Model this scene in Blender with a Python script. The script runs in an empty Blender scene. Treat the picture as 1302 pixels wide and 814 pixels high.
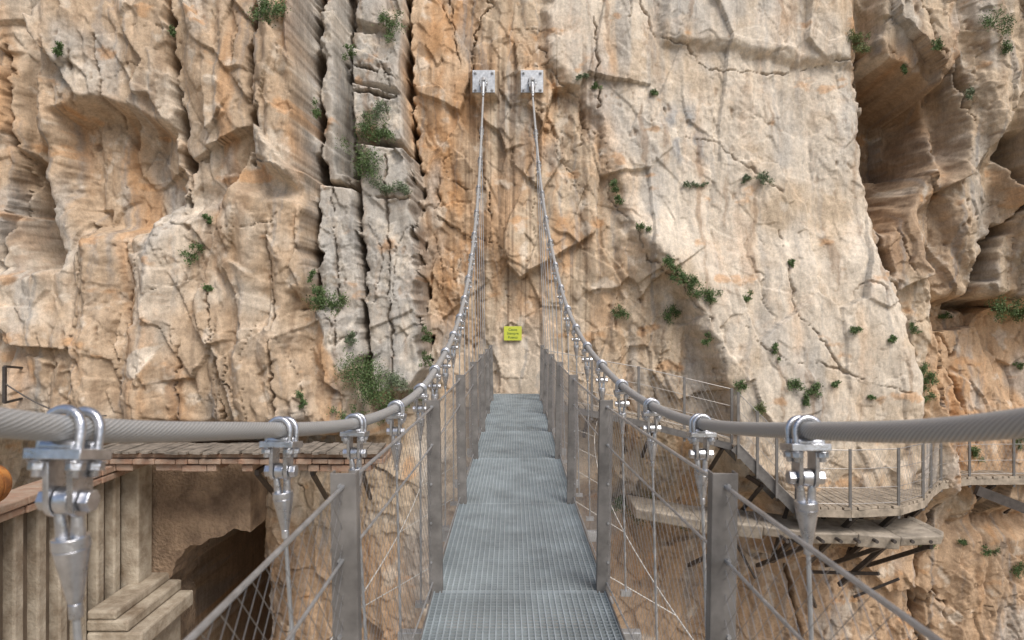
import bpy, math, random
import numpy as np
from mathutils import Vector, Matrix
random.seed(7); rng=np.random.default_rng(11)
scene=bpy.context.scene
scene.view_settings.view_transform='Standard'
try: scene.view_settings.look='None'
except Exception: pass
scene.view_settings.exposure=0
F=868.0
def S(bx,by,d):            # image pixel (bx, by) + estimated distance -> metres (x, z)
    return ((bx-651)/F*d, (410-by)/F*d)
# ------------------------------------------------------------ noise
def _h(ix,iz,seed):
    n=(ix.astype(np.int64)*374761393+iz.astype(np.int64)*668265263+seed*1442695041)&0xffffffff
    n=((n^(n>>13))*1274126177)&0xffffffff
    n=((n^(n>>16))*2246822519)&0xffffffff
    return ((n^(n>>15))&0xffffff)/float(0x1000000)
def perlin(x,z,seed=0):
    x0=np.floor(x);z0=np.floor(z);fx=x-x0;fz=z-z0
    u=fx*fx*fx*(fx*(fx*6-15)+10);v=fz*fz*fz*(fz*(fz*6-15)+10)
    def g(i,j):
        a=_h(x0+i,z0+j,seed)*6.2831853
        return np.cos(a)*(fx-i)+np.sin(a)*(fz-j)
    a=g(0,0);b=g(1,0);c=g(0,1);d=g(1,1)
    return (a+(b-a)*u+(c-a)*v+(a-b-c+d)*u*v)*1.5
def fbm(x,z,o=4,seed=0,gain=.5):
    s=0;a=1;t=0
    for i in range(o):
        s=s+a*perlin(x,z,seed+i*17);t+=a;a*=gain;x=x*2.03+3.1;z=z*2.03+7.7
    return s/t*1.3
def worley(x,z,seed=0):
    x0=np.floor(x);z0=np.floor(z)
    f1=np.full(x.shape,9.);f2=np.full(x.shape,9.)
    dx=np.zeros(x.shape);dz=np.zeros(x.shape);cx=np.zeros(x.shape);cz=np.zeros(x.shape)
    for i in(-1,0,1):
        for j in(-1,0,1):
            px=x0+i+_h(x0+i,z0+j,seed);pz=z0+j+_h(x0+i,z0+j,seed+5)
            ddx=x-px;ddz=z-pz;d=np.sqrt(ddx*ddx+ddz*ddz)
            m=d<f1
            f2=np.where(m,f1,np.minimum(f2,d))
            f1=np.where(m,d,f1);dx=np.where(m,ddx,dx);dz=np.where(m,ddz,dz)
            cx=np.where(m,x0+i,cx);cz=np.where(m,z0+j,cz)
    return f1,f2,dx,dz,_h(cx,cz,seed+11),_h(cx,cz,seed+12),_h(cx,cz,seed+13)
def facet(x,z,seed,tilt=1.):
    f1,f2,dx,dz,a,b,c=worley(x,z,seed)
    return ((a-.5)*2*dx+(b-.5)*2*dz)*tilt+(c-.5), f2-f1
def sstep(a,b,t):
    t=np.clip((t-a)/(b-a),0,1);return t*t*(3-2*t)
def sdf_poly(X,Z,pts):
    n=len(pts);d=np.full(X.shape,1e9);s=np.zeros(X.shape,bool)
    for i in range(n):
        ax,az=pts[i];bx,bz=pts[i-1]
        ex,ez=bx-ax,bz-az;wx=X-ax;wz=Z-az
        t=np.clip((wx*ex+wz*ez)/(ex*ex+ez*ez+1e-9),0,1)
        d=np.minimum(d,(wx-ex*t)**2+(wz-ez*t)**2)
        if abs(bz-az)>1e-9:
            c=((az>Z)!=(bz>Z))&(X<(bx-ax)*(Z-az)/(bz-az)+ax)
            s^=c
    d=np.sqrt(d);return np.where(s,d,-d)   # positive inside
def dist_line(X,Z,pts):
    d=np.full(X.shape,1e9)
    for (ax,az),(bx,bz) in zip(pts[:-1],pts[1:]):
        ex,ez=bx-ax,bz-az;wx=X-ax;wz=Z-az
        t=np.clip((wx*ex+wz*ez)/(ex*ex+ez*ez+1e-9),0,1)
        d=np.minimum(d,(wx-ex*t)**2+(wz-ez*t)**2)
    return np.sqrt(d)
# ------------------------------------------------------------ cliff field
xs=np.concatenate([np.linspace(-30,-11.6,24),np.arange(-11.5,13.4,.024),np.linspace(13.6,32,24)])
zs=np.concatenate([np.linspace(-46,-8.9,36),np.arange(-8.7,8.6,.024),np.linspace(8.8,20,24)])
X,Z=np.meshgrid(xs,zs)
wx=fbm(X*.8,Z*.8,3,1);wz=fbm(X*.8,Z*.8,3,2);w2=fbm(X*4,Z*4,3,3);w3=fbm(X*4,Z*4,3,4)
Xw=X+.16*wx+.05*w2; Zw=Z+.16*wz+.05*w3
Xc=X+.05*wx+.025*w2; Zc=Z+.05*wz+.025*w3
def M(pts,d,edge,warp=1):
    P=[S(a,b,d) for a,b in pts]
    return sstep(-edge*.5,edge*.5,sdf_poly(Xw if warp else Xc,Zw if warp else Zc,P))
D=np.full(X.shape,15.35)+.25*fbm(X*.3,Z*.2,2,9)
D+=.05*np.clip(Z,0,20)
def mass(pts,d,edge,warp=1,add=0,rough=.0):
    global D
    m=M(pts,d,edge,warp)
    D=D*(1-m)+(d+add)*m
    return m
# lower wall, right hand, steps back
mass([(700,620),(1600,640),(1600,3000),(600,3000)],16.2,1.0)
mass([(-600,560),(560,560),(600,3000),(-600,3000)],15.2,.8)
# right lower slope / right mass / cave
mass([(1150,-900),(1900,-900),(1900,660),(1185,660),(1150,380)],16.9,.6)
# slab
mS=mass([(700,-900),(700,60),(770,150),(790,260),(850,350),(900,440),(930,600),(1180,600),(1172,470),(1140,380),(1118,300),(1106,130),(1100,-900)],14.75,.35)
D+=mS*np.clip((Z-.5)*.10,-.1,.8)
m=M([(790,270),(930,330),(1118,300),(1160,400),(1175,480),(1170,640),(1000,660),(880,600),(820,480)],14.5,1.2);D-=.4*m
m=M([(855,40),(1100,75),(1104,-300),(820,-300)],14.8,.3);D-=.22*m
mass([(985,560),(1170,540),(1150,700),(1000,720)],14.5,.5)
# right mass and deep cave
mR=mass([(1206,-900),(1900,-900),(1900,392),(1302,388),(1235,372),(1175,312),(1165,262),(1210,190),(1208,110),(1190,60)],15.5,.6)
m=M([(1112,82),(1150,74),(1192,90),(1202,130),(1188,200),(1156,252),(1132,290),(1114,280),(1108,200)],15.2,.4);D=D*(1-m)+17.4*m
m=M([(1114,-200),(1225,-200),(1218,80),(1194,112),(1150,96),(1116,72)],15.0,.3);D=D*(1-m)+14.85*m
m=M([(1225,-200),(1290,-200),(1302,150),(1250,200),(1228,120)],15.6,.5);D-=.35*m
m=M([(1290,150),(1500,100),(1500,350),(1300,320),(1270,230)],15.6,.35);D-=.5*m
m=M([(1150,275),(1175,250),(1235,370),(1185,380),(1150,330)],16.0,.35);D=D*(1-m)+15.9*m
m=M([(1172,395),(1260,400),(1500,420),(1500,640),(1190,640)],16.9,.8);D-=m*np.clip((-Z-.2)*.22,0,.8)
# left mass
mL=mass([(-900,-900),(396,-900),(398,120),(401,250),(412,380),(438,470),(452,528),(430,548),(-900,548)],13.3,.5)
m=M([(-200,-300),(212,-300),(224,150),(230,250),(180,180),(110,130),(70,180),(-200,200)],13.2,.35);D-=.2*m
m=M([(322,-100),(394,-100),(396,210),(375,235),(330,205)],13,.25,0);D-=.55*m
m=M([(236,-100),(318,-100),(322,190),(280,235),(238,240)],13.1,.35,0);D-=.18*m
m=M([(90,150),(140,140),(225,170),(232,262),(190,292),(125,296),(95,250)],13.4,.34);D+=.75*m
m=M([(-300,345),(60,345),(118,302),(190,298),(262,262),(300,240),(395,260),(410,380),(438,470),(450,540),(-300,540)],13.0,.30);D-=.34*m
m=M([(36,205),(60,215),(80,290),(92,335),(60,350),(38,300)],13.4,.3);D+=1.0*m
m=M([(-300,430),(460,400),(460,540),(-300,545)],13.0,1.2);D-=.2*m
# grey columns
kg=np.zeros(X.shape)
for pts,d,e in [([(398,-200),(438,-200),(446,232),(400,232)],14.1,.10),
                ([(440,-200),(508,-200),(512,230),(444,232)],15.1,.12),
                ([(402,232),(450,236),(462,330),(463,455),(438,470),(402,380)],13.75,.10),
                ([(456,180),(520,186),(532,330),(538,470),(520,500),(470,500),(459,320)],14.05,.12),
                ([(446,60),(498,78),(505,112),(450,104)],14.75,.06),
                ([(448,104),(508,120),(512,180),(450,170)],14.45,.06),
                ([(440,-60),(486,-40),(490,30),(440,20)],14.8,.08)]:
    kg=np.maximum(kg,mass(pts,d,e,0))
m=M([(380,372),(440,400),(452,470),(470,560),(400,560)],13.6,.4);D=D*(1-m)+13.3*m
# lower left opening under the viaduct
k=sstep(-7.6,-7.3,X)*(1-sstep(-5.25,-4.95,X))*sstep(2.9,3.3,-Z);D=D*(1-k)+21*k
mU=mass([(318,590),(560,590),(560,1300),(338,1300)],14.3,.6)
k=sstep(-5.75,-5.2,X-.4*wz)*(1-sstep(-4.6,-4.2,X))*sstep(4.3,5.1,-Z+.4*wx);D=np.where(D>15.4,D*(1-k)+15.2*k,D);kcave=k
# meso structure
calm=np.clip(1-.7*mS,0,1)
pil=np.abs(perlin(X*.95+.18*wx+.03*w2,Z*.10+.1,31))*2; pil2=np.abs(perlin(X*2.3+.2*wx+.04*w2,Z*.22,33))*2
D-=.34*(pil-.4)*(.35+.65*mL+.3*mR)*(1-kg)*(1-.6*mS)
D-=.10*(pil2-.4)*(.5+.5*mL)*(1-.8*mS)
Xf=X+.07*wx+.012*w2;Zf=Z+.07*wz+.012*w3
f,e=facet(Xf*.62,Zf*.34,41,1.1); D-=.30*f*(.35+.65*calm)*(1-.5*kg)
f,e1=facet(Xf*1.6+Zf*.3,Zf*.95,42,1.2); D-=.11*f*calm*(1-.4*kg)
Xr=Xf*.87+Zf*.5;Zr=-Xf*.5+Zf*.87
f,e2=facet(Xr*4.0,Zr*2.6,43,1.3); D-=.033*f*(.2+.8*calm)
gate=sstep(-.15,.45,fbm(X*.45,Z*.35,3,47))*(1-.4*mS)
f,e3=facet(X*9+.4*w2,Z*6+.4*w3,44,1.4); D-=.015*f*(.15+.85*gate)
nn=fbm(X*1.6,Z*.8,5,51,.45); D-=.07*nn*(1-.6*kg)
D-=.024*fbm(X*9,Z*6,5,52,.6)*(.22+.9*gate)
pock=np.clip(fbm(X*5,Z*3,3,53)-.40,0,1)*gate; D+=.22*pock*(1-.5*kg)
# natural fracture network
cr=np.zeros(X.shape)
for sx,sz,sd,wd,dp in [(.55,.11,61,.009,.20),(.9,.22,62,.006,.09),(.35,.6,63,.005,.08),(1.9,.4,64,.010,.03)]:
    q=np.abs(perlin(X*sx+.12*wx+.035*w2,Z*sz+.06*wz+.03*w3,sd))
    gt=sstep(.05,.5,perlin(X*.5,Z*.4,sd+7))*(1-.6*mS)
    k=(1-sstep(wd*.2,wd,q))*gt; D+=dp*k; cr=np.maximum(cr,k*min(1,dp*6))
CR=[([(220,-60),(218,60),(226,150),(232,258)],13.1,.08,.9),([(328,-30),(323,100),(329,210)],13,.06,.6),
([(268,375),(276,460),(284,540)],13,.03,.3),([(398,-50),(396,120),(400,300),(398,390)],13.5,.08,.9),
([(455,225),(459,330),(466,455)],14,.06,.7),([(425,240),(431,340),(436,440)],13.9,.022,.15),([(490,200),(496,350),(500,490)],14.2,.022,.14),
([(507,-40),(512,90),(520,190),(533,330),(541,480)],14.5,.08,.9),([(398,231),(452,235)],14,.05,.4),([(456,180),(524,188)],14.3,.04,.3),
([(470,250),(530,255)],14.2,.02,.1),([(440,80),(500,95)],14.7,.03,.3),([(445,116),(510,128)],14.6,.04,.3),([(440,-40),(441,60),(447,232)],14.5,.06,.5),
([(690,40),(712,88),(740,110),(748,150),(775,175),(780,250),(812,290),(826,330),(862,360),(895,410)],14.8,.020,.08),
([(850,130),(872,168),(915,172),(940,200),(1000,245)],14.8,.013,.06),([(1000,290),(1010,400),(1045,440),(1062,470)],14.5,.016,.09),
([(940,410),(962,440),(1000,462),(1040,462),(1100,485),(1160,500)],14.4,.014,.07),([(910,470),(925,520),(935,560)],14.4,.018,.12),
([(1108,40),(1103,140),(1115,262),(1148,372),(1178,450),(1175,520)],15.0,.08,.6),([(1276,180),(1292,262),(1262,320),(1245,372)],15.6,.16,.9),
([(1225,382),(1302,394),(1400,400)],16.2,.14,.9),([(820,-20),(842,30),(880,45),(905,78),(1000,84),(1100,66)],14.8,.014,.08),
([(1190,470),(1220,560)],16.9,.04,.3),([(1000,720),(1030,900)],16.2,.04,.3),([(1185,640),(1160,740),(1180,840)],16.2,.06,.5),
([(130,50),(138,150)],13.1,.025,.2),([(10,60),(20,200),(10,330)],13.1,.04,.3),([(340,300),(352,420),(350,540)],13,.02,.15),([(180,330),(150,420),(165,530)],13,.018,.12),
([(755,20),(762,140)],15.3,.02,.12),([(800,500),(790,600)],15.3,.03,.2),([(1225,-50),(1215,60),(1232,160)],15.4,.05,.4)]
for pts,d,w,dp in CR:
    P=[S(a,b,d) for a,b in pts]
    xa=min(p[0] for p in P)-.6;xb=max(p[0] for p in P)+.6;za=min(p[1] for p in P)-.6;zb=max(p[1] for p in P)+.6
    i0,i1=np.searchsorted(xs,[xa,xb]);j0,j1=np.searchsorted(zs,[za,zb])
    sl=(slice(j0,j1),slice(i0,i1))
    dd=dist_line(Xc[sl]+.05*w2[sl],Zc[sl]+.05*w3[sl],P)
    ww=w*(.2+1.6*np.clip(.5+1.3*fbm(X[sl]*1.8,Z[sl]*1.8,2,77),0,1))
    k=1-sstep(ww*.25,ww,dd);D[sl]+=dp*k;cr[sl]=np.maximum(cr[sl],k)
# dressed pads behind the cable anchors and bridge landing
for bx in(615,676.5):
    ax,az=S(bx,103,15.2)
    k=1-sstep(.26,.36,np.maximum(np.abs(X-ax),np.abs(Z-az)));D=D*(1-k)+15.24*k
k=(1-sstep(.7,1.3,np.abs(X-.1)))*(1-sstep(.9,1.5,np.abs(Z+1.4)));D=np.where(D<15.3,D*(1-k)+15.3*k,D)
# ------------------------------------------------------------ colour zones
def C(*c): return np.array(c)
beige=C(.54,.43,.31);lite=C(.65,.575,.475);orange=C(.49,.275,.13);grey=C(.42,.40,.365);brown=C(.30,.20,.125);blueg=C(.33,.33,.325)
col=np.ones(X.shape+(3,))*beige
def mix(c,w):
    global col
    w=np.clip(w,0,1)[...,None];col=col*(1-w)+c*w
mix(lite,.8*mS*sstep(-.4,.3,fbm(X*.6,Z*.6,4,80)+.2))
mix(brown*1.35,.36*mL);mix(lite,mL*sstep(.0,.5,fbm(X*.7,Z*.5,4,81)+.05)*.65)
st=fbm(Xw*1.6,Z*.22,5,82)
mix(orange,sstep(.08,.65,st+.25*fbm(X*.5,Z*.5,3,83))*(.68-.42*mS))
zo=M([(514,-200),(600,-200),(596,120),(610,330),(560,430),(545,300),(525,150)],15.2,1.0);mix(orange*1.0,zo*(.38+.5*sstep(-.3,.3,fbm(X*1.5,Z*.8,4,84))))
zo=M([(600,40),(780,60),(790,420),(560,440)],15.2,2.0);mix(orange,zo*.58*sstep(-.2,.3,fbm(X*1.2,Z*.5,4,85)))
zo=M([(640,400),(700,400),(720,540),(600,540)],15.2,1.0);mix(lite,zo*.5)
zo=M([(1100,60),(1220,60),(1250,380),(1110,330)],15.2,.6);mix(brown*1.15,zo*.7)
zo=M([(1170,390),(1500,390),(1500,640),(1170,620)],16.4,.6);mix(orange*1.05+C(.06,.06,.05),zo*.55)
mix(beige*.85,.35*mR)
low=sstep(3.8,5.0,-Z+.4*wx);mix(orange*.4+brown*.72,low*.6);mix(brown*.6,kcave*.8)  # kcave mix paints the opening's shade onto the boulder under the arch
mix(grey,kg*(.85+.2*fbm(X*2,Z,3,86)));mix(lite*.92,kg*sstep(.1,.5,fbm(X*1.5,Z*1.5,4,87))*.8)
zo=M([(845,130),(890,130),(905,200),(860,205)],14.8,.5);mix(blueg,zo*.85*sstep(-.3,.2,fbm(X*3,Z*2,3,88)))
mix(grey,.6*sstep(.1,.5,fbm(X*.8+9,Z*.35,4,89)))
mix(brown*.95,.55*sstep(.25,.6,fbm(Xw*3.5,Z*.35,5,90)))                        # mineral run-off streaks
mix(blueg*.75,.45*sstep(.25,.55,fbm(Xw*6,Z*.25,4,91))*(1-.35*mS))
zo=M([(590,40),(760,60),(760,440),(560,440)],15.2,1.5);mix(brown*.55,.65*zo*sstep(.12,.4,fbm(X*7,Z*.12,3,94)))
zo=M([(700,-200),(850,-200),(870,120),(740,120)],15.2,2);mix(grey*.9,.6*zo*sstep(-.1,.3,fbm(X*2,Z*.2,4,98)))
mix(orange*1.1,.6*sstep(.40,.62,fbm(X*1.1+3,Z*1.6,5,93)))
mix(lite*1.06,.55*sstep(.28,.55,fbm(X*2.2,Z*1.8,5,92)))
mix(lite*1.15,M([(165,462),(200,440),(214,434),(210,455),(190,478),(166,480)],13,.06)*.85)
mix(brown*.7,cr*.45)
mix(brown*.8,np.clip(pock*3,0,.5))
# ------------------------------------------------------------ materials
def newmat(n):
    m=bpy.data.materials.new(n);m.use_nodes=True;nt=m.node_tree
    return m,nt,nt.nodes['Principled BSDF']
def simple(n,c,rough=.6,metal=0,var=.25,scale=12,bump=.15,c2=None,bdist=.005):
    m,nt,b=newmat(n);N=nt.nodes;L=nt.links
    tc=N.new('ShaderNodeTexCoord');no=N.new('ShaderNodeTexNoise');no.inputs['Scale'].default_value=scale;no.inputs['Detail'].default_value=8;no.inputs['Roughness'].default_value=.65
    L.new(tc.outputs['Object'],no.inputs['Vector'])
    r=N.new('ShaderNodeValToRGB');c=np.array(c);cc=np.array(c2) if c2 is not None else c*(1-var*1.6)
    r.color_ramp.elements[0].position=.32;r.color_ramp.elements[0].color=(*cc,1)
    r.color_ramp.elements[1].position=.68;r.color_ramp.elements[1].color=(*np.clip(c*(1+var*.4),0,1),1)
    L.new(no.outputs['Fac'],r.inputs['Fac']);L.new(r.outputs['Color'],b.inputs['Base Color'])
    b.inputs['Metallic'].default_value=metal
    mr=N.new('ShaderNodeMapRange');mr.inputs['To Min'].default_value=max(.05,rough-.12);mr.inputs['To Max'].default_value=min(1,rough+.15)
    L.new(no.outputs['Fac'],mr.inputs['Value']);L.new(mr.outputs['Result'],b.inputs['Roughness'])
    n2=N.new('ShaderNodeTexNoise');n2.inputs['Scale'].default_value=scale*7;n2.inputs['Detail'].default_value=4
    L.new(tc.outputs['Object'],n2.inputs['Vector'])
    bp=N.new('ShaderNodeBump');bp.inputs['Strength'].default_value=bump;bp.inputs['Distance'].default_value=bdist
    L.new(n2.outputs['Fac'],bp.inputs['Height']);L.new(bp.outputs['Normal'],b.inputs['Normal'])
    return m
def rockmat():
    m,nt,b=newmat('limestone');N=nt.nodes;L=nt.links
    at=N.new('ShaderNodeVertexColor');at.layer_name='tint'
    tc=N.new('ShaderNodeTexCoord')
    def noise(sc,det,rgh,mapscale=(1,1,1)):
        mp=N.new('ShaderNodeMapping');mp.inputs['Scale'].default_value=mapscale;L.new(tc.outputs['Object'],mp.inputs['Vector'])
        n=N.new('ShaderNodeTexNoise');n.inputs['Scale'].default_value=sc;n.inputs['Detail'].default_value=det;n.inputs['Roughness'].default_value=rgh
        L.new(mp.outputs['Vector'],n.inputs['Vector']);return n
    def rng_(src,a,b_,c,d):
        r=N.new('ShaderNodeMapRange');r.inputs['From Min'].default_value=a;r.inputs['From Max'].default_value=b_;r.inputs['To Min'].default_value=c;r.inputs['To Max'].default_value=d
        L.new(src,r.inputs['Value']);return r.outputs['Result']
    n1=noise(2.2,10,.7);n2=noise(14,8,.75);n3=noise(6,8,.7,(1,1,.18));n4=noise(55,4,.7)
    def mul(a,b_):
        x=N.new('ShaderNodeMath');x.operation='MULTIPLY';L.new(a,x.inputs[0]);L.new(b_,x.inputs[1]);return x.outputs[0]
    v=mul(mul(rng_(n1.outputs['Fac'],.3,.7,.85,1.15),rng_(n2.outputs['Fac'],.3,.7,.76,1.2)),mul(rng_(n3.outputs['Fac'],.32,.68,.78,1.15),rng_(n4.outputs['Fac'],.3,.7,.82,1.13)))
    mx=N.new('ShaderNodeVectorMath');mx.operation='SCALE';L.new(at.outputs['Color'],mx.inputs[0]);L.new(v,mx.inputs['Scale'])
    m2=N.new('ShaderNodeMix');m2.data_type='RGBA';L.new(rng_(n1.outputs['Fac'],.54,.74,0,.30),m2.inputs['Factor'])
    L.new(mx.outputs['Vector'],m2.inputs['A']);m2.inputs['B'].default_value=(.46,.28,.15,1)
    m3=N.new('ShaderNodeMix');m3.data_type='RGBA';L.new(rng_(n2.outputs['Fac'],.60,.78,0,.55),m3.inputs['Factor'])
    L.new(m2.outputs['Result'],m3.inputs['A']);m3.inputs['B'].default_value=(.20,.165,.12,1)
    L.new(m3.outputs['Result'],b.inputs['Base Color']);b.inputs['Roughness'].default_value=.9;b.inputs['Specular IOR Level'].default_value=.2
    ad=N.new('ShaderNodeMath');ad.operation='MULTIPLY_ADD';ad.inputs[1].default_value=.35;L.new(n4.outputs['Fac'],ad.inputs[0]);L.new(n2.outputs['Fac'],ad.inputs[2])
    bp=N.new('ShaderNodeBump');bp.inputs['Strength'].default_value=.75;bp.inputs['Distance'].default_value=.024
    L.new(ad.outputs[0],bp.inputs['Height']);L.new(bp.outputs['Normal'],b.inputs['Normal'])
    return m
ROCK=rockmat()
GALV=simple('galvanised_steel',(.50,.51,.52),.42,.75,.2,18,.1)
CLAMP=simple('zinc_clamp_steel',(.62,.63,.66),.28,.95,.25,25,.2)
GRATE=simple('grating_steel',(.45,.51,.54),.5,.35,.25,3,.1)
CROSS=simple('grating_cross_rod_steel',(.34,.39,.41),.55,.35,.2,3,.1)
POST=simple('post_steel',(.235,.22,.205),.5,.4,.3,7,.15,bdist=.002)
WIRE=simple('stainless_wire',(.32,.30,.28),.45,.5,.1,10,.0)
DARKST=simple('weathered_steel',(.10,.085,.075),.6,.4,.3,10,.2)
RAILST=simple('walkway_rail_steel',(.20,.19,.18),.55,.5,.2,10,.1)
WOOD=simple('weathered_timber',(.38,.315,.24),.8,0,.35,5,.4)
OLDW=simple('grey_old_planks',(.27,.23,.185),.85,0,.4,5,.5)
CONC=simple('old_concrete',(.42,.36,.285),.9,0,.35,3,.5,bdist=.02)
CONCW=simple('pale_concrete',(.43,.375,.295),.9,0,.35,2.5,.6,c2=(.20,.15,.10),bdist=.025)
BRICK=simple('red_brick_trim',(.25,.14,.09),.85,0,.4,6,.6,c2=(.36,.28,.21),bdist=.02)
RUST=simple('rusted_iron',(.46,.20,.05),.75,.2,.3,4,.5,c2=(.16,.06,.025),bdist=.01)
YEL=simple('yellow_sign_paint',(.52,.56,.06),.5,0,.06,5,.0)
GRN=simple('dark_sign_lettering',(.03,.10,.03),.5,0,.05,5,.0)
ROPE=simple('pale_rope',(.6,.58,.53),.7,0,.1,20,.1)
# ------------------------------------------------------------ mesh builder
class MB:
    def __init__(s): s.v=[];s.f=[]
    def add(s,v,f):
        o=len(s.v);s.v+= [tuple(p) for p in v];s.f+=[tuple(i+o for i in q) for q in f]
    def box(s,c,sz,R=None):
        c=Vector(c);v=[]
        for i in(-1,1):
            for j in(-1,1):
                for k in(-1,1):
                    p=Vector((i*sz[0]/2,j*sz[1]/2,k*sz[2]/2))
                    if R is not None:p=R@p
                    v.append(c+p)
        s.add(v,[(0,1,3,2),(4,6,7,5),(0,4,5,1),(2,3,7,6),(0,2,6,4),(1,5,7,3)])
    def beam(s,a,b,w,h,up=(0,0,1)):
        a=Vector(a);b=Vector(b);d=b-a;L=d.length;d.normalize();up=Vector(up)
        sd=d.cross(up)
        if sd.length<1e-4: sd=d.cross(Vector((0,1,0)))
        sd.normalize();u=sd.cross(d);R=Matrix((sd,d,u)).transposed()
        s.box((a+b)/2,(w,L,h),R)
    def cyl(s,a,b,r0,r1=None,n=12,cap=True):
        if r1 is None:r1=r0
        a=Vector(a);b=Vector(b);d=(b-a).normalized()
        e=d.cross(Vector((0,0,1)) if abs(d.z)<.9 else Vector((1,0,0))).normalized();g=d.cross(e);v=[]
        for p,r in((a,r0),(b,r1)):
            for i in range(n):
                t=2*math.pi*i/n;v.append(p+e*math.cos(t)*r+g*math.sin(t)*r)
        f=[(i,(i+1)%n,n+(i+1)%n,n+i) for i in range(n)]
        if cap:f+=[tuple(range(n-1,-1,-1)),tuple(range(n,2*n))]
        s.add(v,f)
    def tube(s,pts,r,n=8):
        pts=[Vector(p) for p in pts];v=[];m=len(pts);e=None
        for k,p in enumerate(pts):
            d=(pts[min(k+1,m-1)]-pts[max(k-1,0)]).normalized()
            if e is None:e=d.cross(Vector((0,0,1)) if abs(d.z)<.9 else Vector((1,0,0))).normalized()
            else:e=(e-d*e.dot(d)).normalized()
            g=d.cross(e)
            for i in range(n):
                t=2*math.pi*i/n;v.append(p+e*math.cos(t)*r+g*math.sin(t)*r)
        f=[(k*n+i,k*n+(i+1)%n,(k+1)*n+(i+1)%n,(k+1)*n+i) for k in range(m-1) for i in range(n)]
        f+=[tuple(range(n-1,-1,-1)),tuple(range((m-1)*n,m*n))]
        s.add(v,f)
    def obj(s,name,mat,parent=None,bevel=0,smooth=False):
        me=bpy.data.meshes.new(name);me.from_pydata(s.v,[],s.f);me.update();me.materials.append(mat)
        if smooth:
            me.polygons.foreach_set('use_smooth',[True]*len(me.polygons))
            try: me.set_sharp_from_angle(angle=math.radians(40))
            except Exception: pass
        o=bpy.data.objects.new(name,me);scene.collection.objects.link(o)
        if parent:o.parent=parent
        if bevel:
            b=o.modifiers.new('b','BEVEL');b.width=bevel;b.segments=2;b.limit_method='ANGLE'
        return o
def empty(n):
    o=bpy.data.objects.new(n,None);scene.collection.objects.link(o);return o
# ------------------------------------------------------------ cliff mesh
nz,nx=X.shape
me=bpy.data.meshes.new('limestone_cliff')
co=np.stack([X,D,Z],-1).reshape(-1,3).astype(np.float32)
idx=np.arange(nz*nx).reshape(nz,nx)
q=np.stack([idx[:-1,:-1],idx[:-1,1:],idx[1:,1:],idx[1:,:-1]],-1).reshape(-1,4)
me.vertices.add(len(co));me.vertices.foreach_set('co',co.ravel())
me.loops.add(q.size);me.loops.foreach_set('vertex_index',q.ravel().astype(np.int32))
me.polygons.add(len(q));me.polygons.foreach_set('loop_start',(np.arange(len(q))*4).astype(np.int32));me.polygons.foreach_set('loop_total',np.full(len(q),4,np.int32))
me.polygons.foreach_set('use_smooth',np.ones(len(q),bool))
me.update(calc_edges=True)
ca=me.color_attributes.new('tint','FLOAT_COLOR','POINT')
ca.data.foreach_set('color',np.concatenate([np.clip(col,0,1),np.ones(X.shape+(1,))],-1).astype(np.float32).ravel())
me.materials.append(ROCK)
cliff=bpy.data.objects.new('limestone_cliff',me);scene.collection.objects.link(cliff)
def Dat(x,z):
    i=min(max(np.searchsorted(xs,x),0),nx-1);j=min(max(np.searchsorted(zs,z),0),nz-1);return D[j,i]
def hit(bx,by):
    d=11.0
    while d<20:
        x,z=S(bx,by,d)
        if Dat(x,z)<=d:return Vector((x,d,z))
        d+=.02
    return Vector((x,d,z))
# gorge floor
g=MB();n=60
gx=np.linspace(-400,400,n);GX,GY=np.meshgrid(gx,gx);GZ=-42+3*fbm(GX*.03,GY*.03,4,5)
g.v=[(float(a),float(b),float(c)) for a,b,c in zip(GX.ravel(),GY.ravel(),GZ.ravel())]
g.f=[(j*n+i,j*n+i+1,(j+1)*n+i+1,(j+1)*n+i) for j in range(n-1) for i in range(n-1)]
g.obj('ground',simple('gorge_ground',(.42,.35,.26),.95,0,.4,.3,.5),smooth=True)
# ------------------------------------------------------------ bridge
H=1.58;ZD=-H
bridge=empty('suspension_footbridge')
def xc(d): return float(np.interp(d,[-2,0,2.07,4,6,15.3],[.12,.095,.067,.045,.042,.10]))
gr=MB();gc=MB();dm=15.15
ys=np.arange(.0,dm+.01,.5)
for i in range(31):
    o=-.5+i/30.0
    for a,b in zip(ys[:-1],ys[1:]):
        gr.beam((xc(a)+o,a,ZD-.010),(xc(b)+o,b,ZD-.010),.0062,.022)
y=.02
while y<dm:
    gc.box((xc(y),y,ZD-.0085),(1.0,.006,.013));y+=.0375
gr.obj('deck_grating',GRATE,bridge);gc.obj('deck_cross_rods',CROSS,bridge)
ed=MB();cb=MB()
for o in(-.508,.508):
    for a,b in zip(ys[:-1],ys[1:]):
        ed.beam((xc(a)+o,a,ZD-.012),(xc(b)+o,b,ZD-.012),.008,.045)
        ed.beam((xc(a)+o*.93,a,ZD-.10),(xc(b)+o*.93,b,ZD-.10),.06,.12)
PY=[2.07+1.95*k for k in range(-1,7)]
sm=MB()
for k,p in enumerate(PY):
    sm.box((xc(p),p,ZD-.004),(1.0,.006,.012))
    cb.beam((xc(p)-.72,p+.05,ZD-.30),(xc(p)+.72,p+.05,ZD-.30),.06,.09)
sm.obj('panel_joints',GRATE,bridge)
ed.obj('deck_frame',POST,bridge,.002);cb.obj('cross_beams',GALV,bridge,.003)
po=MB();pc=MB()
def ph(p): return float(np.interp(p,[0,2.07,4,6,15],[.59,.567,.50,.485,.515]))
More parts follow.
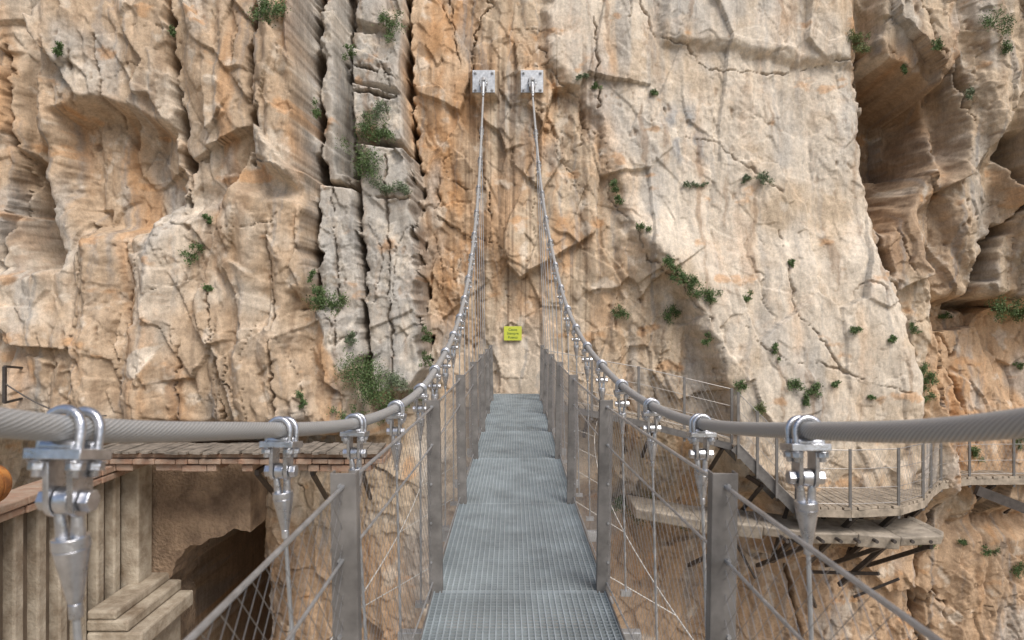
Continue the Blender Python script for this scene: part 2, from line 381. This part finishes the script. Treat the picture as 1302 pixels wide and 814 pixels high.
for p in PY:
    for s in(-1,1):
        x=xc(p)+s*ph(p);top=-.457;bot=ZD-.26
        lean=.012*s
        po.beam((x-lean,p,bot),(x+lean,p,top),.078,.007,(0,1,0))
        po.beam((x-lean-s*.0365,p+.024,bot),(x+lean-s*.0365,p+.024,top),.006,.042,(0,1,0))
        po.beam((x-lean+s*.0365,p+.024,bot),(x+lean+s*.0365,p+.024,top),.006,.042,(0,1,0))
        pc.box((x,p+.02,ZD-.06),(.10,.09,.012))
        for zz in(-.475,-.70,-.93,-1.16,-1.39): pc.cyl((x+s*.02,p-.012,zz-.02),(x+s*.02,p+.01,zz-.02),.007,n=6)
        pc.cyl((x,p-.014,ZD-.09),(x,p+.01,ZD-.09),.014,n=6)
po.obj('railing_posts',POST,bridge,.0015);pc.obj('post_bolts',GALV,bridge)
# railing cables and net
rc=MB();net=MB()
yy=np.arange(.12,15.1,.325)
for s in(-1,1):
    def rx(d): return xc(d)+s*(ph(d)+.012)
    for z,r in((-.497,.0065),(-.72,.005),(-1.53,.005)):
        rc.tube([(rx(a),a,z-.004*math.sin(((a-2.07)/1.95%1)*math.pi)) for a in yy],r,8)
    cell=.075;hh=-.50-(-1.53);run=hh/1.0
    a=.12-run
    while a<15.0+run:
        for sg in(-1,1):
            b=a+sg*run                    # wire from top (a) to bottom (b)
            t0,t1=0.,1.
            for lim,side_ in((.12,0),(15.05,1)):
                t=(lim-a)/(b-a)
                if side_==0:
                    if sg>0:t0=max(t0,t)
                    else:t1=min(t1,t)
                else:
                    if sg>0:t1=min(t1,t)
                    else:t0=max(t0,t)
            if t1-t0>.02:
                y0_=a+(b-a)*t0;y1_=a+(b-a)*t1
                K=max(1,int(abs(y1_-y0_)/.9)) ;
                for kk in range(K):
                    ta=t0+(t1-t0)*kk/K;tb=t0+(t1-t0)*(kk+1)/K
                    ya=a+(b-a)*ta;yb=a+(b-a)*tb
                    net.cyl((rx(ya)+s*.004,ya,-.50-hh*ta),(rx(yb)+s*.004,yb,-.50-hh*tb),.0010 if a<5 else .0012,n=3,cap=False)
        a+=cell
rc.obj('railing_cables',GALV,bridge,smooth=True);net.obj('safety_net',WIRE,bridge)
# main cables
dT=np.array([-1.5,0,.5,1,1.8,2.8,3.7,4.6,5.3,7,8.3,9.96,12.3,15.2]);
zT=np.array([.75,.14,-.0,-.145,-.285,-.41,-.442,-.41,-.34,-.07,.28,.98,2.42,5.28])
def spl(t,xp,fp):
    m=np.gradient(fp,xp);i=int(np.clip(np.searchsorted(xp,t)-1,0,len(xp)-2));h=xp[i+1]-xp[i];u=(t-xp[i])/h
    return (2*u**3-3*u**2+1)*fp[i]+(u**3-2*u**2+u)*h*m[i]+(-2*u**3+3*u**2)*fp[i+1]+(u**3-u**2)*h*m[i+1]
LX=([-1.5,1,2,3,4,5.3,9,15.2],[-.84,-.765,-.685,-.62,-.585,-.58,-.585,-.63])
RX=([-1.5,1,2,3,4,5.3,7,10,15.2],[.80,.765,.76,.748,.735,.705,.665,.60,.44])
def cab(side,d):
    xp,fp=LX if side<0 else RX
    return Vector((float(spl(d,np.array(xp,float),np.array(fp,float))),d,float(spl(d,dT,zT))))
def cable_mat():
    m,nt,b=newmat('twisted_cable_steel');N=nt.nodes;L=nt.links
    uv=N.new('ShaderNodeUVMap');sp=N.new('ShaderNodeSeparateXYZ');L.new(uv.outputs['UV'],sp.inputs[0])
    a=N.new('ShaderNodeMath');a.operation='MULTIPLY';a.inputs[1].default_value=2*math.pi*18;L.new(sp.outputs['X'],a.inputs[0])
    c=N.new('ShaderNodeMath');c.operation='MULTIPLY_ADD';c.inputs[1].default_value=2*math.pi*62;L.new(sp.outputs['Y'],c.inputs[0]);L.new(a.outputs[0],c.inputs[2])
    s=N.new('ShaderNodeMath');s.operation='SINE';L.new(c.outputs[0],s.inputs[0])
    bp=N.new('ShaderNodeBump');bp.inputs['Strength'].default_value=.5;bp.inputs['Distance'].default_value=.001;L.new(s.outputs[0],bp.inputs['Height']);L.new(bp.outputs['Normal'],b.inputs['Normal'])
    r=N.new('ShaderNodeMapRange');r.inputs['From Min'].default_value=-1;r.inputs['To Min'].default_value=0;L.new(s.outputs[0],r.inputs['Value'])
    cr_=N.new('ShaderNodeValToRGB');cr_.color_ramp.elements[0].color=(.26,.26,.255,1);cr_.color_ramp.elements[1].position=.4;cr_.color_ramp.elements[1].color=(.44,.44,.43,1)
    L.new(r.outputs['Result'],cr_.inputs['Fac']);L.new(cr_.outputs['Color'],b.inputs['Base Color'])
    b.inputs['Metallic'].default_value=.35;b.inputs['Roughness'].default_value=.5
    return m
CAB=cable_mat()
for side in(-1,1):
    pts=[cab(side,d) for d in np.arange(-1.5,15.13,.06)]
    mb=MB();n=20;mb.tube(pts,.0225,n)
    o=mb.obj('main_cable',CAB,bridge,smooth=True)
    uvl=o.data.uv_layers.new(name='UVMap');acc=[0]
    for a,b in zip(pts[:-1],pts[1:]):acc.append(acc[-1]+(b-a).length)
    for p in o.data.polygons[:(len(pts)-1)*n]:
        k,i=divmod(p.index,n)
        for li,(u,v) in zip(p.loop_indices,((i,k),(i+1,k),(i+1,k+1),(i,k+1))):
            uvl.data[li].uv=(u/n,acc[v]*1.0)
# clamps + hangers
cm=MB();hr=MB()
def clamp(side,d):
    p=cab(side,d);t=(cab(side,d+.02)-cab(side,d-.02)).normalized()
    sx=t.cross(Vector((0,0,1))).normalized();up=sx.cross(t)
    R=Matrix((sx,t,up)).transposed()
    def W(a): return p+R@Vector(a)
    for oy in(-.024,.024):
        pts=[W((-.033,oy,-.080)),W((-.033,oy,-.03))]
        for k in range(0,11):
            th=math.pi-math.pi*k/10;pts.append(W((.033*math.cos(th),oy,.033*math.sin(th))))
        pts+=[W((.033,oy,-.03)),W((.033,oy,-.080))]
        cm.tube(pts,.0085,10)
        for sx_ in(-.033,.033):
            cm.cyl(W((sx_,oy,-.056)),W((sx_,oy,-.069)),.0155,n=6);cm.cyl(W((sx_,oy,-.053)),W((sx_,oy,-.056)),.018,n=12)
    cm.box(W((0,0,-.042)),(.100,.082,.018),R)
    for oy in(-.024,.024): cm.cyl(W((-.03,oy,-.030)),W((.03,oy,-.030)),.012,n=12)
    q=p-up*.05
    for ox in(-.021,.021):
        cm.box(q+sx*ox+Vector((0,0,-.035)),(.011,.052,.075),Matrix((sx,Vector((0,0,1)).cross(sx),Vector((0,0,1)))).transposed())
        cm.cyl(q+sx*(ox-.0055)+Vector((0,0,-.072)),q+sx*(ox+.0055)+Vector((0,0,-.072)),.026,n=16)
    c=q+Vector((0,0,-.070))
    cm.cyl(c-sx*.040,c+sx*.040,.011,n=12)
    cm.cyl(c-sx*.046,c-sx*.028,.019,n=6);cm.cyl(c+sx*.028,c+sx*.046,.019,n=6)
    cm.cyl(c-sx*.013,c+sx*.013,.024,n=16)
    bt=Vector((xc(d)+side*max(.62,abs(p.x)-.02),d,ZD-.2));dr=(bt-c).normalized()
    for ox in(-.017,.017):
        cm.cyl(c+sx*ox*1.0,c+dr*.075+sx*ox*.75,.0085,.013,n=10)
    cm.cyl(c+dr*.062,c+dr*.082,.0295,.030,n=18);cm.cyl(c+dr*.082,c+dr*.175,.029,.0115,n=18);cm.cyl(c+dr*.175,c+dr*.20,.0115,.0115,n=12)
    hr.cyl(c+dr*.19,bt,.0065,n=8)
    hr.box(bt,(.07,.05,.03))
ld=[.42,1.17,2.03,2.76,3.52];rd=[-.1,.88,1.78,2.72,3.62,4.5]
while ld[-1]<13.6: ld.append(ld[-1]+.80)
while rd[-1]<13.6: rd.append(rd[-1]+.85)
for d in ld: clamp(-1,d)
for d in rd: clamp(1,d)
cm.obj('cable_clamps',CLAMP,bridge,.0015,True);hr.obj('hanger_rods',GALV,bridge,smooth=True)
# anchors
an=MB()
for side,bx in((-1,615),(1,676.5)):
    ax,az=S(bx,103,15.2)
    an.box((ax,15.215,az),(.50,.03,.50))
    for a in(-.19,.19):
        for b in(-.19,.19): an.cyl((ax+a,15.2,az+b),(ax+a,15.14,az+b),.022,n=6);an.cyl((ax+a,15.202,az+b),(ax+a,15.185,az+b),.04,n=12)
    an.cyl((ax,15.2,az-.0),(ax,15.02,az-.10),.10,.075,n=20)
    for a in(-.055,.055): an.box((ax+a,15.06,az-.10),(.022,.26,.22))
    an.cyl((ax-.09,14.98,az-.13),(ax+.09,14.98,az-.13),.03,n=12)
    t=(cab(side,14.7)-Vector((ax,14.98,az-.13))).normalized();b0=Vector((ax,14.98,az-.13))
    an.cyl(b0,b0+t*.35,.055,.035,n=16)
    an.tube([b0,b0+t*.4],.024,10)
an.obj('anchor_plates',GALV,bridge,.003,True)
# stabilising cable below bridge
wc=MB()
for s in(-1,1):
    wc.tube([(s*(1.15+.012*(t-7)**2),t,-2.15+.002*(t-7)**2) for t in np.arange(2.0,14.6,.3)],.006,6)
    for t in np.arange(3,14,1.95): wc.tube([(s*(1.15+.012*(t-7)**2),t,-2.13),(s*.6,t,ZD-.2)],.0035,5)
wc.obj('wind_cables',ROPE,bridge,smooth=True)
# ------------------------------------------------------------ walkways
def railing(parent,line,h=1.05,step=1.25,out=0,net_=True):
    pm=MB();cmx=MB();acc=0
    L=[Vector(p) for p in line]
    for a,b in zip(L[:-1],L[1:]):
        n=max(1,round((b-a).length/step))
        for k in range(n+1):
            p=a.lerp(b,k/n)
            if k<n or b is L[-1]: pm.beam(p-Vector((0,0,.25)),p+Vector((0,0,h)),.05,.03,(0,1,0))
        for z in(h-.02,h*.66,h*.33,.06): cmx.cyl(a+Vector((0,0,z)),b+Vector((0,0,z)),.009 if z>h*.9 else .006,n=5)
        if net_:
            ln=(b-a).length;m=int(ln/.10)
            for k in range(-4,m+4):
                t0=k/m
                for sg in(-1,1):
                    t1=t0+sg*.5/ln
                    if 0<=t1<=1 and 0<=t0<=1: cmx.cyl(a.lerp(b,t0)+Vector((0,0,.05)),a.lerp(b,t1)+Vector((0,0,h)),.0028,n=3,cap=False)
    pm.obj('posts',RAILST,parent);cmx.obj('railing_wires',WIRE,parent)
def planks(mb,line_f,line_b,th=.045,pitch=.135):
    for (a,b),(c,d) in zip(zip(line_f[:-1],line_f[1:]),zip(line_b[:-1],line_b[1:])):
        a,b,c,d=map(Vector,(a,b,c,d));L=max((b-a).length,(d-c).length);n=max(1,int(L/pitch))
        for k in range(n):
            t0=k/n+.05/n;t1=(k+1)/n-.09/n;dz=random.uniform(-.004,.004);e=random.uniform(-.03,.03)
            q=[a.lerp(b,t0),a.lerp(b,t1),c.lerp(d,t1),c.lerp(d,t0)]
            u=(q[0]-q[3]).normalized()*e;q[0]+=u;q[1]+=u
            v=[p+Vector((0,0,dz)) for p in q]+[p+Vector((0,0,dz-th)) for p in q]
            mb.add(v,[(0,1,2,3),(7,6,5,4),(0,4,5,1),(1,5,6,2),(2,6,7,3),(3,7,4,0)])
def V(bx,by,d):
    x,z=S(bx,by,d);return (x,d,z)
wk=empty('timber_walkway')
zt=-3.5
front=[(5.45,13.0,zt),(6.4,12.9,zt),(7.4,13.05,zt),(8.2,13.6,zt),(8.85,14.4,zt),(9.5,15.1,zt),(10.4,15.5,zt),(13.5,15.6,zt)]
back =[(5.45,14.35,zt),(6.4,14.4,zt),(7.1,14.5,zt),(7.6,14.9,zt),(8.2,15.5,zt),(9.0,16.2,zt),(10.2,16.7,zt),(13.5,16.9,zt)]
mb=MB();planks(mb,front,back);mb.obj('deck_boards',WOOD,wk)
mb=MB()
for a,b in zip(front[:-1],front[1:]):
    mb.beam(Vector(a)-Vector((0,-.02,.12)),Vector(b)-Vector((0,-.02,.12)),.06,.14)
for a,b in zip(back[:-1],back[1:]):
    mb.beam(Vector(a)-Vector((0,.25,.12)),Vector(b)-Vector((0,.25,.12)),.06,.14)
mb.obj('edge_beams',WOOD,wk,.005)
mb=MB()
for (x,y_) in((5.8,13.1),(6.6,13.1),(7.5,13.3),(8.4,13.9),(9.0,14.7),(9.9,15.4),(11.0,15.6),(12.2,15.7)):
    mb.beam((x,y_,zt-.2),(x-.25,y_+1.5,zt-1.6),.09,.09);mb.beam((x,y_,zt-.2),(x-.15,y_+1.6,zt-.2),.08,.11)
    mb.beam((x-.2,y_+.75,zt-.2),(x-.25,y_+1.45,zt-1.5),.06,.06)
mb.beam((10.4,15.3,-3.75),(12.6,15.2,-4.6),.12,.22)
mb.obj('brackets',DARKST,wk)
railing(wk,[(p[0],p[1]+.03,p[2]) for p in front],1.1,.95)
# upper link + stairs from bridge landing
lk=empty('walkway_staircase')
f1=[(.72,14.35,-1.62),(2.6,14.0,-1.95),(4.35,13.5,-2.35)];b1=[(.72,15.25,-1.62),(2.6,15.1,-1.95),(4.35,14.6,-2.35)]
mb=MB();planks(mb,f1,b1);mb.obj('ramp_boards',WOOD,lk)
mb=MB()
for a,b in zip(f1[:-1],f1[1:]):mb.beam(Vector(a)-Vector((0,0,.11)),Vector(b)-Vector((0,0,.11)),.05,.13)
mb.obj('ramp_edge',RAILST,lk)
mb=MB()
for k in range(9):
    t=k/8;mb.box((4.42+1.0*t,13.85-.1*t,-2.42-1.05*t),(.17,1.0,.04))
mb.obj('steps',WOOD,lk)
mb=MB()
mb.beam((4.35,13.32,-2.42),(5.5,13.2,-3.62),.04,.2);mb.beam((4.35,14.4,-2.42),(5.5,14.25,-3.62),.04,.2)
mb.obj('stringers',RAILST,lk)
railing(lk,[(a[0],a[1]+.02,a[2]) for a in f1],1.05,.95);railing(lk,[(4.4,13.28,-2.4),(5.45,13.1,-3.5)],1.05,.55)
mb=MB()
for x,y_,z in((1.6,14.2,-1.85),(2.9,13.95,-2.1),(4.2,13.6,-2.5),(4.9,13.4,-3.2)):
    mb.beam((x,y_,z),(x,y_+1.3,z-.9),.06,.06);mb.beam((x,y_,z),(x,y_+1.5,z),.06,.08)
mb.obj('struts',DARKST,lk)
# bridge landing
mb=MB();mb.box((.1,15.2,ZD-.06),(1.5,.5,.1));mb.box((.1,15.35,ZD-.35),(1.9,.5,.46));mb.obj('concrete_landing',CONC,None,.02)
# old concrete path
op=empty('old_concrete_path')
mb=MB()
seg=[(2.6,14.4,-3.92),(3.8,13.75,-3.98),(4.9,13.3,-3.96),(5.8,13.12,-4.02),(6.6,13.0,-4.0),(7.4,12.98,-4.05),(8.15,12.9,-3.99),(8.35,13.2,-3.99)]
for k,(a,b) in enumerate(zip(seg[:-1],seg[1:])):
    a=Vector(a);b=Vector(b);w=1.2
    P=[a,b,b+Vector((0,w,0)),a+Vector((0,w,0))]
    th=.26+random.uniform(-.05,.04)
    v=[p+Vector((0,0,-.008*k)) for p in P]+[p+Vector((0,.05+random.uniform(0,.04),-th)) for p in P]
    mb.add(v,[(0,1,2,3),(7,6,5,4),(0,4,5,1),(1,5,6,2),(2,6,7,3),(3,7,4,0)])
o=mb.obj('slab',CONC,op,.03)
mb=MB()
for k in range(9):
    t=k/8;x=5.2+2.7*t;mb.cyl((x,13.22-.32*t,-4.14),(x,12.9-.02*t,-4.14),.035,n=10)
mb.obj('weep_pipes',DARKST,op)
mb=MB()
for x in(4.2,5.7,7.2,8.1):
    mb.beam((x,13.25,-4.34),(x-.35,14.9,-5.3),.08,.08);mb.beam((x,13.2,-4.34),(x-.1,15.2,-4.34),.07,.09)
mb.beam((7.4,13.4,-4.3),(7.0,14.6,-5.6),.09,.09);mb.beam((7.3,13.6,-5.0),(6.4,14.8,-5.4),.06,.06);mb.beam((5.9,13.6,-5.3),(6.3,14.2,-5.9),.06,.06);mb.beam((7.7,13.6,-5.1),(7.1,14.2,-5.7),.05,.05)
mb.obj('rusty_brackets',DARKST,op)
mb=MB();mb.tube([V(960,735,14.2),V(935,690,14.3),V(900,650,14.6)],.03,6);mb.obj('hanging_rail',DARKST,op)
# ------------------------------------------------------------ left viaduct
vd=empty('old_viaduct')
mb=MB()   # slab under left mass
mb.box((-4.85,12.55,-2.36),(5.1,.9,.08))
x=-7.4
while x<-2.35:
    w=random.uniform(.12,.42)
    mb.box((x+w/2,12.45+random.uniform(-.03,.03),-2.46),(w-.01,.8,.09+random.uniform(-.01,.01)))
    x+=w
x=-7.4
while x<-2.6:
    w=random.uniform(.15,.5)
    if random.random()<.8: mb.box((x+w/2,12.5+random.uniform(-.04,.04),-2.585+random.uniform(-.01,.01)),(w-.012,.75,.12))
    x+=w
mb.obj('cornice',BRICK,vd,.015)
mb=MB()
for k in range(40):
    x=-7.4+k*.128;mb.box((x,12.4+random.uniform(-.06,.06),-2.28+random.uniform(-.012,.012)),(.115,.9,.04),Matrix.Rotation(random.uniform(-.06,.06),3,'Z'))
mb.obj('old_planks',OLDW,vd)
mb=MB()   # steel brackets below the left path
for x in(-4.6,-3.6,-2.7):
    mb.beam((x,12.3,-2.70),(x-.1,14.2,-2.70),.07,.09);mb.beam((x,12.35,-2.74),(x-.2,14.0,-3.6),.07,.07)
mb.obj('path_brackets',DARKST,vd)
mb=MB()   # back wall with rough broken arch opening
cx,cz,r=-5.35,-5.75,1.62
A=[(-7.45,-9),(-7.45,-2.6),(-5.15,-2.6),(-5.15,-4.10)]
arc=[];rr_=r
for t in np.linspace(math.radians(83),math.radians(180),44):
    rr_=r+.05*math.sin(t*9)+.03*math.sin(t*23+1)+random.uniform(-.02,.02)
    arc.append((cx+rr_*math.cos(t),cz+rr_*math.sin(t)))
poly=A+arc+[(cx-r,-9)]
n=len(poly)
fv=[(x,13.45,z) for x,z in poly]+[(x,15.0,z) for x,z in poly]
mb.add(fv,[tuple(range(n-1,-1,-1)),tuple(range(n,2*n))]+[(i,(i+1)%n,n+(i+1)%n,n+i) for i in range(n)])
mb.obj('arch_wall',simple('stained_plaster',(.33,.235,.155),.9,0,.3,2.4,.9,c2=(.13,.085,.055),bdist=.06),vd)
mb=MB()
mb.box((-7.75,10.4,-5.9),(.6,6.2,6.4))
mb.obj('ribbed_wall_core',simple('gap_shade_render',(.17,.125,.085),.9,0,.3,2,.5),vd)  # core coloured dark to paint shade into the gaps between ribs
mb=MB();y=7.6
while y<13.3:
    mb.box((-7.37+random.uniform(-.01,.01),y,-5.0),(.20,.20,4.6));y+=.50
mb.obj('ribs',CONCW,vd,.03)
mb=MB();y=7.3
while y<13.4:
    w=random.uniform(.3,.8);w=min(w,13.5-y)
    mb.box((-7.35+random.uniform(-.02,.02),y+w/2,-2.60),(.55,w-.012,.12));mb.box((-7.3+random.uniform(-.015,.015),y+w/2,-2.735),(.42,w-.012,.11));y+=w
mb.obj('coping',BRICK,vd,.02)
mb=MB()
for k,(xx,zz,w,h) in enumerate([(-7.0,-5.0,.5,.16),(-6.9,-5.18,.72,.2),(-6.78,-5.44,.95,.3),(-6.9,-6.6,.7,2.0)]):
    mb.box((xx,12.6,zz),(w,1.9,h))
mb.box((-7.15,11,-6.9),(.5,4,2.2))
mb.obj('pier_moulding',CONCW,vd,.04)
mb=MB()
mb.box((-7.2,13.1,-3.9),(.35,.5,2.4));mb.obj('pilaster',CONCW,vd,.03)
# rusty pipe on a bracket beside the coping
mb=MB()
for k in range(9): mb.cyl((-6.80,7.7+k*.14,-2.10),(-6.80,7.80+k*.14,-2.10),.27,n=28);mb.cyl((-6.80,7.80+k*.14,-2.10),(-6.80,7.84+k*.14,-2.10),.25,n=28)
for y_ in(7.9,8.7): mb.box((-6.95,y_,-2.43),(.8,.08,.12))
mb.obj('rusty_pipe',RUST,None,0,True)
# left safety post and line
mb=MB()
a=Vector(V(6,466,12.1));b=Vector(V(6,512,12.1));mb.beam(b,a,.05,.05,(0,1,0));mb.beam(a,a+Vector((-.3,1.0,-.1)),.04,.04);mb.beam(b,b+Vector((-.3,1.2,0)),.04,.04)
mb.tube([a+Vector((0,0,-.3))+Vector((1.6*t,.35*t,-.62*t-.2*math.sin(t*3.14))) for t in np.linspace(0,1,12)],.014,6)
mb.obj('safety_line_bracket',DARKST)
# ------------------------------------------------------------ sign
p=hit(652,424);sx,sz=S(652,424,p.y-.25)
dmin=min(Dat(sx+a,sz+b) for a in np.linspace(-.22,.22,9) for b in np.linspace(-.18,.18,9))
sy=dmin-.05;sx,sz=S(652,424,sy)
sg=empty('notice_sign')
mb=MB();mb.box((sx,sy,sz),(.40,.012,.32));mb.obj('panel',YEL,sg,.004)
mb=MB()
for a in(-.13,.13): mb.cyl((sx+a,sy,sz),(sx+a,sy+.6,sz),.015,n=8)
mb.obj('standoffs',GALV,sg)
for i,(t,zz) in enumerate((("Casco",.085),("Siempre",.0),("Puesto",-.09))):
    c=bpy.data.curves.new('lettering','FONT');c.body=t;c.size=.08;c.align_x='CENTER';c.align_y='CENTER';c.extrude=.001
    o=bpy.data.objects.new('lettering',c);scene.collection.objects.link(o);o.location=(sx,sy-.009,sz+zz);o.rotation_euler=(math.pi/2,0,0);o.parent=sg;c.materials.append(GRN)
# ------------------------------------------------------------ shrubs
def leafmat(n,c,c2):
    m,nt,b=newmat(n);N=nt.nodes;L=nt.links
    g=N.new('ShaderNodeNewGeometry');r=N.new('ShaderNodeValToRGB');r.color_ramp.elements[0].color=(*c,1);r.color_ramp.elements[1].color=(*c2,1)
    L.new(g.outputs['Random Per Island'],r.inputs['Fac']);L.new(r.outputs['Color'],b.inputs['Base Color']);b.inputs['Roughness'].default_value=.7
    return m
LEAF=[leafmat('shrub_leaves',(.045,.085,.025),(.12,.18,.06)),leafmat('dry_shrub_leaves',(.07,.10,.03),(.19,.21,.08)),leafmat('grey_green_leaves',(.08,.115,.06),(.17,.21,.12))]
def shrub(bx,by,rpx,rz=None,mt=0,dens=1.):
    p=hit(bx,by);k=p.y/F*1.5;rx=rpx*k;rz_=(rz or rpx)*k
    near=sorted(Dat(p.x+a,p.z+b) for a in np.linspace(-rx,rx,5) for b in np.linspace(-rz_,rz_,5))
    y1=min(p.y,near[7]);sc=y1/p.y;p=Vector((p.x*sc,y1,p.z*sc))
    V_=[];F_=[];n=int(min(3600,(200+rpx*(rz or rpx)*5)*dens))
    rm=min(rx,rz_)
    nc=max(6,int(rpx*.9));cl=[(random.gauss(0,.38)*rx,-random.uniform(.0,.75)*rm,random.gauss(0,.36)*rz_) for _ in range(nc)]
    for i in range(n):
        c=cl[i%nc];cr_=rm*.42
        q=Vector((c[0]+random.gauss(0,.45)*cr_,c[1]+random.gauss(0,.45)*cr_,c[2]+random.gauss(0,.45)*cr_))+p
        y0=min(Dat(q.x,q.z),p.y+.12)
        if q.y>y0-.02:q.y=y0-random.uniform(.02,.10)
        s=random.uniform(.018,.040);a=Vector((random.gauss(0,1),random.gauss(0,1),random.gauss(.6,1))).normalized()
        b=a.cross(Vector((random.gauss(0,1),random.gauss(0,1),random.gauss(0,1)))).normalized()
        o=len(V_);V_+=[q-b*s*.3,q+a*s*.5-b*s*.35,q+a*s*1.3,q+a*s*.5+b*s*.35];F_.append((o,o+1,o+2,o+3))
    mb=MB();mb.v=[tuple(v) for v in V_];mb.f=F_
    for c in cl: 
        e=p+Vector(c);mb.cyl((p.x,p.y+.03,p.z-.02),e,.006,.003,n=4,cap=False)
    mb.obj('shrub',LEAF[mt])
SH=[(343,14,18,14),(495,42,12,18),(466,212,17,17),(470,165,16,13),(488,172,12,9),(503,240,20,9,2),(478,140,12,10,2),(464,480,22,26),(480,500,18,18),(503,485,15,14,2),(402,143,6,8),(404,375,8,12),(412,385,12,10),(432,388,10,10),
(75,62,5,9),(247,322,8,9),(268,366,5,6),(266,280,4,6),(384,508,5,9),(396,350,4,8),(780,234,6,9),(786,256,4,7),(853,396,9,10),(850,335,8,8),(862,348,9,8),(874,358,10,8),(886,368,11,8),(902,378,10,8),
(791,399,9,7),(756,112,5,4),(972,229,9,7,2),(948,228,6,4,2),(1085,48,14,6,1),(1092,62,10,6,1),(1265,32,12,14),(1276,62,7,8),(1009,492,8,10),(1034,496,9,9),(1022,510,5,8),(1086,421,7,6),(1134,432,5,5),
(1175,488,8,22),(1172,470,7,12),(1276,392,20,12),(1290,400,14,9),(1200,404,8,4),(1240,578,7,10),(940,491,7,6),(966,520,8,6,1),(897,432,5,7),(950,378,6,5),(986,445,4,8),(543,430,6,9),(545,460,5,8),(880,236,14,4,2),(1060,488,4,4),
(820,290,6,6),(1296,560,6,12),(1293,720,9,9),(1255,700,6,5),(1222,690,5,4),(820,645,18,14,1),(790,640,12,10),(870,660,10,8,1),(1180,690,10,7),(220,38,4,6),(443,68,6,8),(1005,335,3,4),(740,98,6,4,2),
(830,118,5,4),(1110,505,5,3),(1296,465,5,4),(450,530,16,10),(495,520,16,10),(1150,90,4,4),(530,500,10,10),(448,430,6,9,2),(1190,60,8,5),(1235,118,6,5,2),(1160,420,5,8)]
for s in SH:
    s=list(s)+[0]*(5-len(s)); shrub(s[0],s[1],s[2],s[3],s[4])
# ------------------------------------------------------------ light, camera
az=math.radians(28);el=math.radians(50)     # sun behind the camera, right
to_sun=Vector((math.sin(az)*math.cos(el),-math.cos(az)*math.cos(el),math.sin(el)))
sd=bpy.data.lights.new('sun','SUN');sd.energy=2.9;sd.angle=math.radians(32);sd.color=(1,.965,.92)
so=bpy.data.objects.new('sun',sd);scene.collection.objects.link(so);so.rotation_euler=to_sun.to_track_quat('Z','Y').to_euler()
w=bpy.data.worlds.new('World');scene.world=w;w.use_nodes=True;nt=w.node_tree
sk=nt.nodes.new('ShaderNodeTexSky');sk.sky_type='NISHITA';sk.sun_disc=False;sk.sun_elevation=el
sk.sun_rotation=math.atan2(to_sun.x,to_sun.y);sk.dust_density=3
nt.links.new(sk.outputs['Color'],nt.nodes['Background'].inputs['Color']);nt.nodes['Background'].inputs['Strength'].default_value=.15
cd=bpy.data.cameras.new('camera');cd.lens=24;cd.sensor_width=36;cd.clip_end=2000;cd.clip_start=.02
cd.dof.use_dof=True;cd.dof.focus_distance=7.5;cd.dof.aperture_fstop=4.5
cam=bpy.data.objects.new('camera',cd);scene.collection.objects.link(cam);cam.location=(0,0,0);cam.rotation_euler=(math.radians(90.2),0,0)
scene.camera=cam
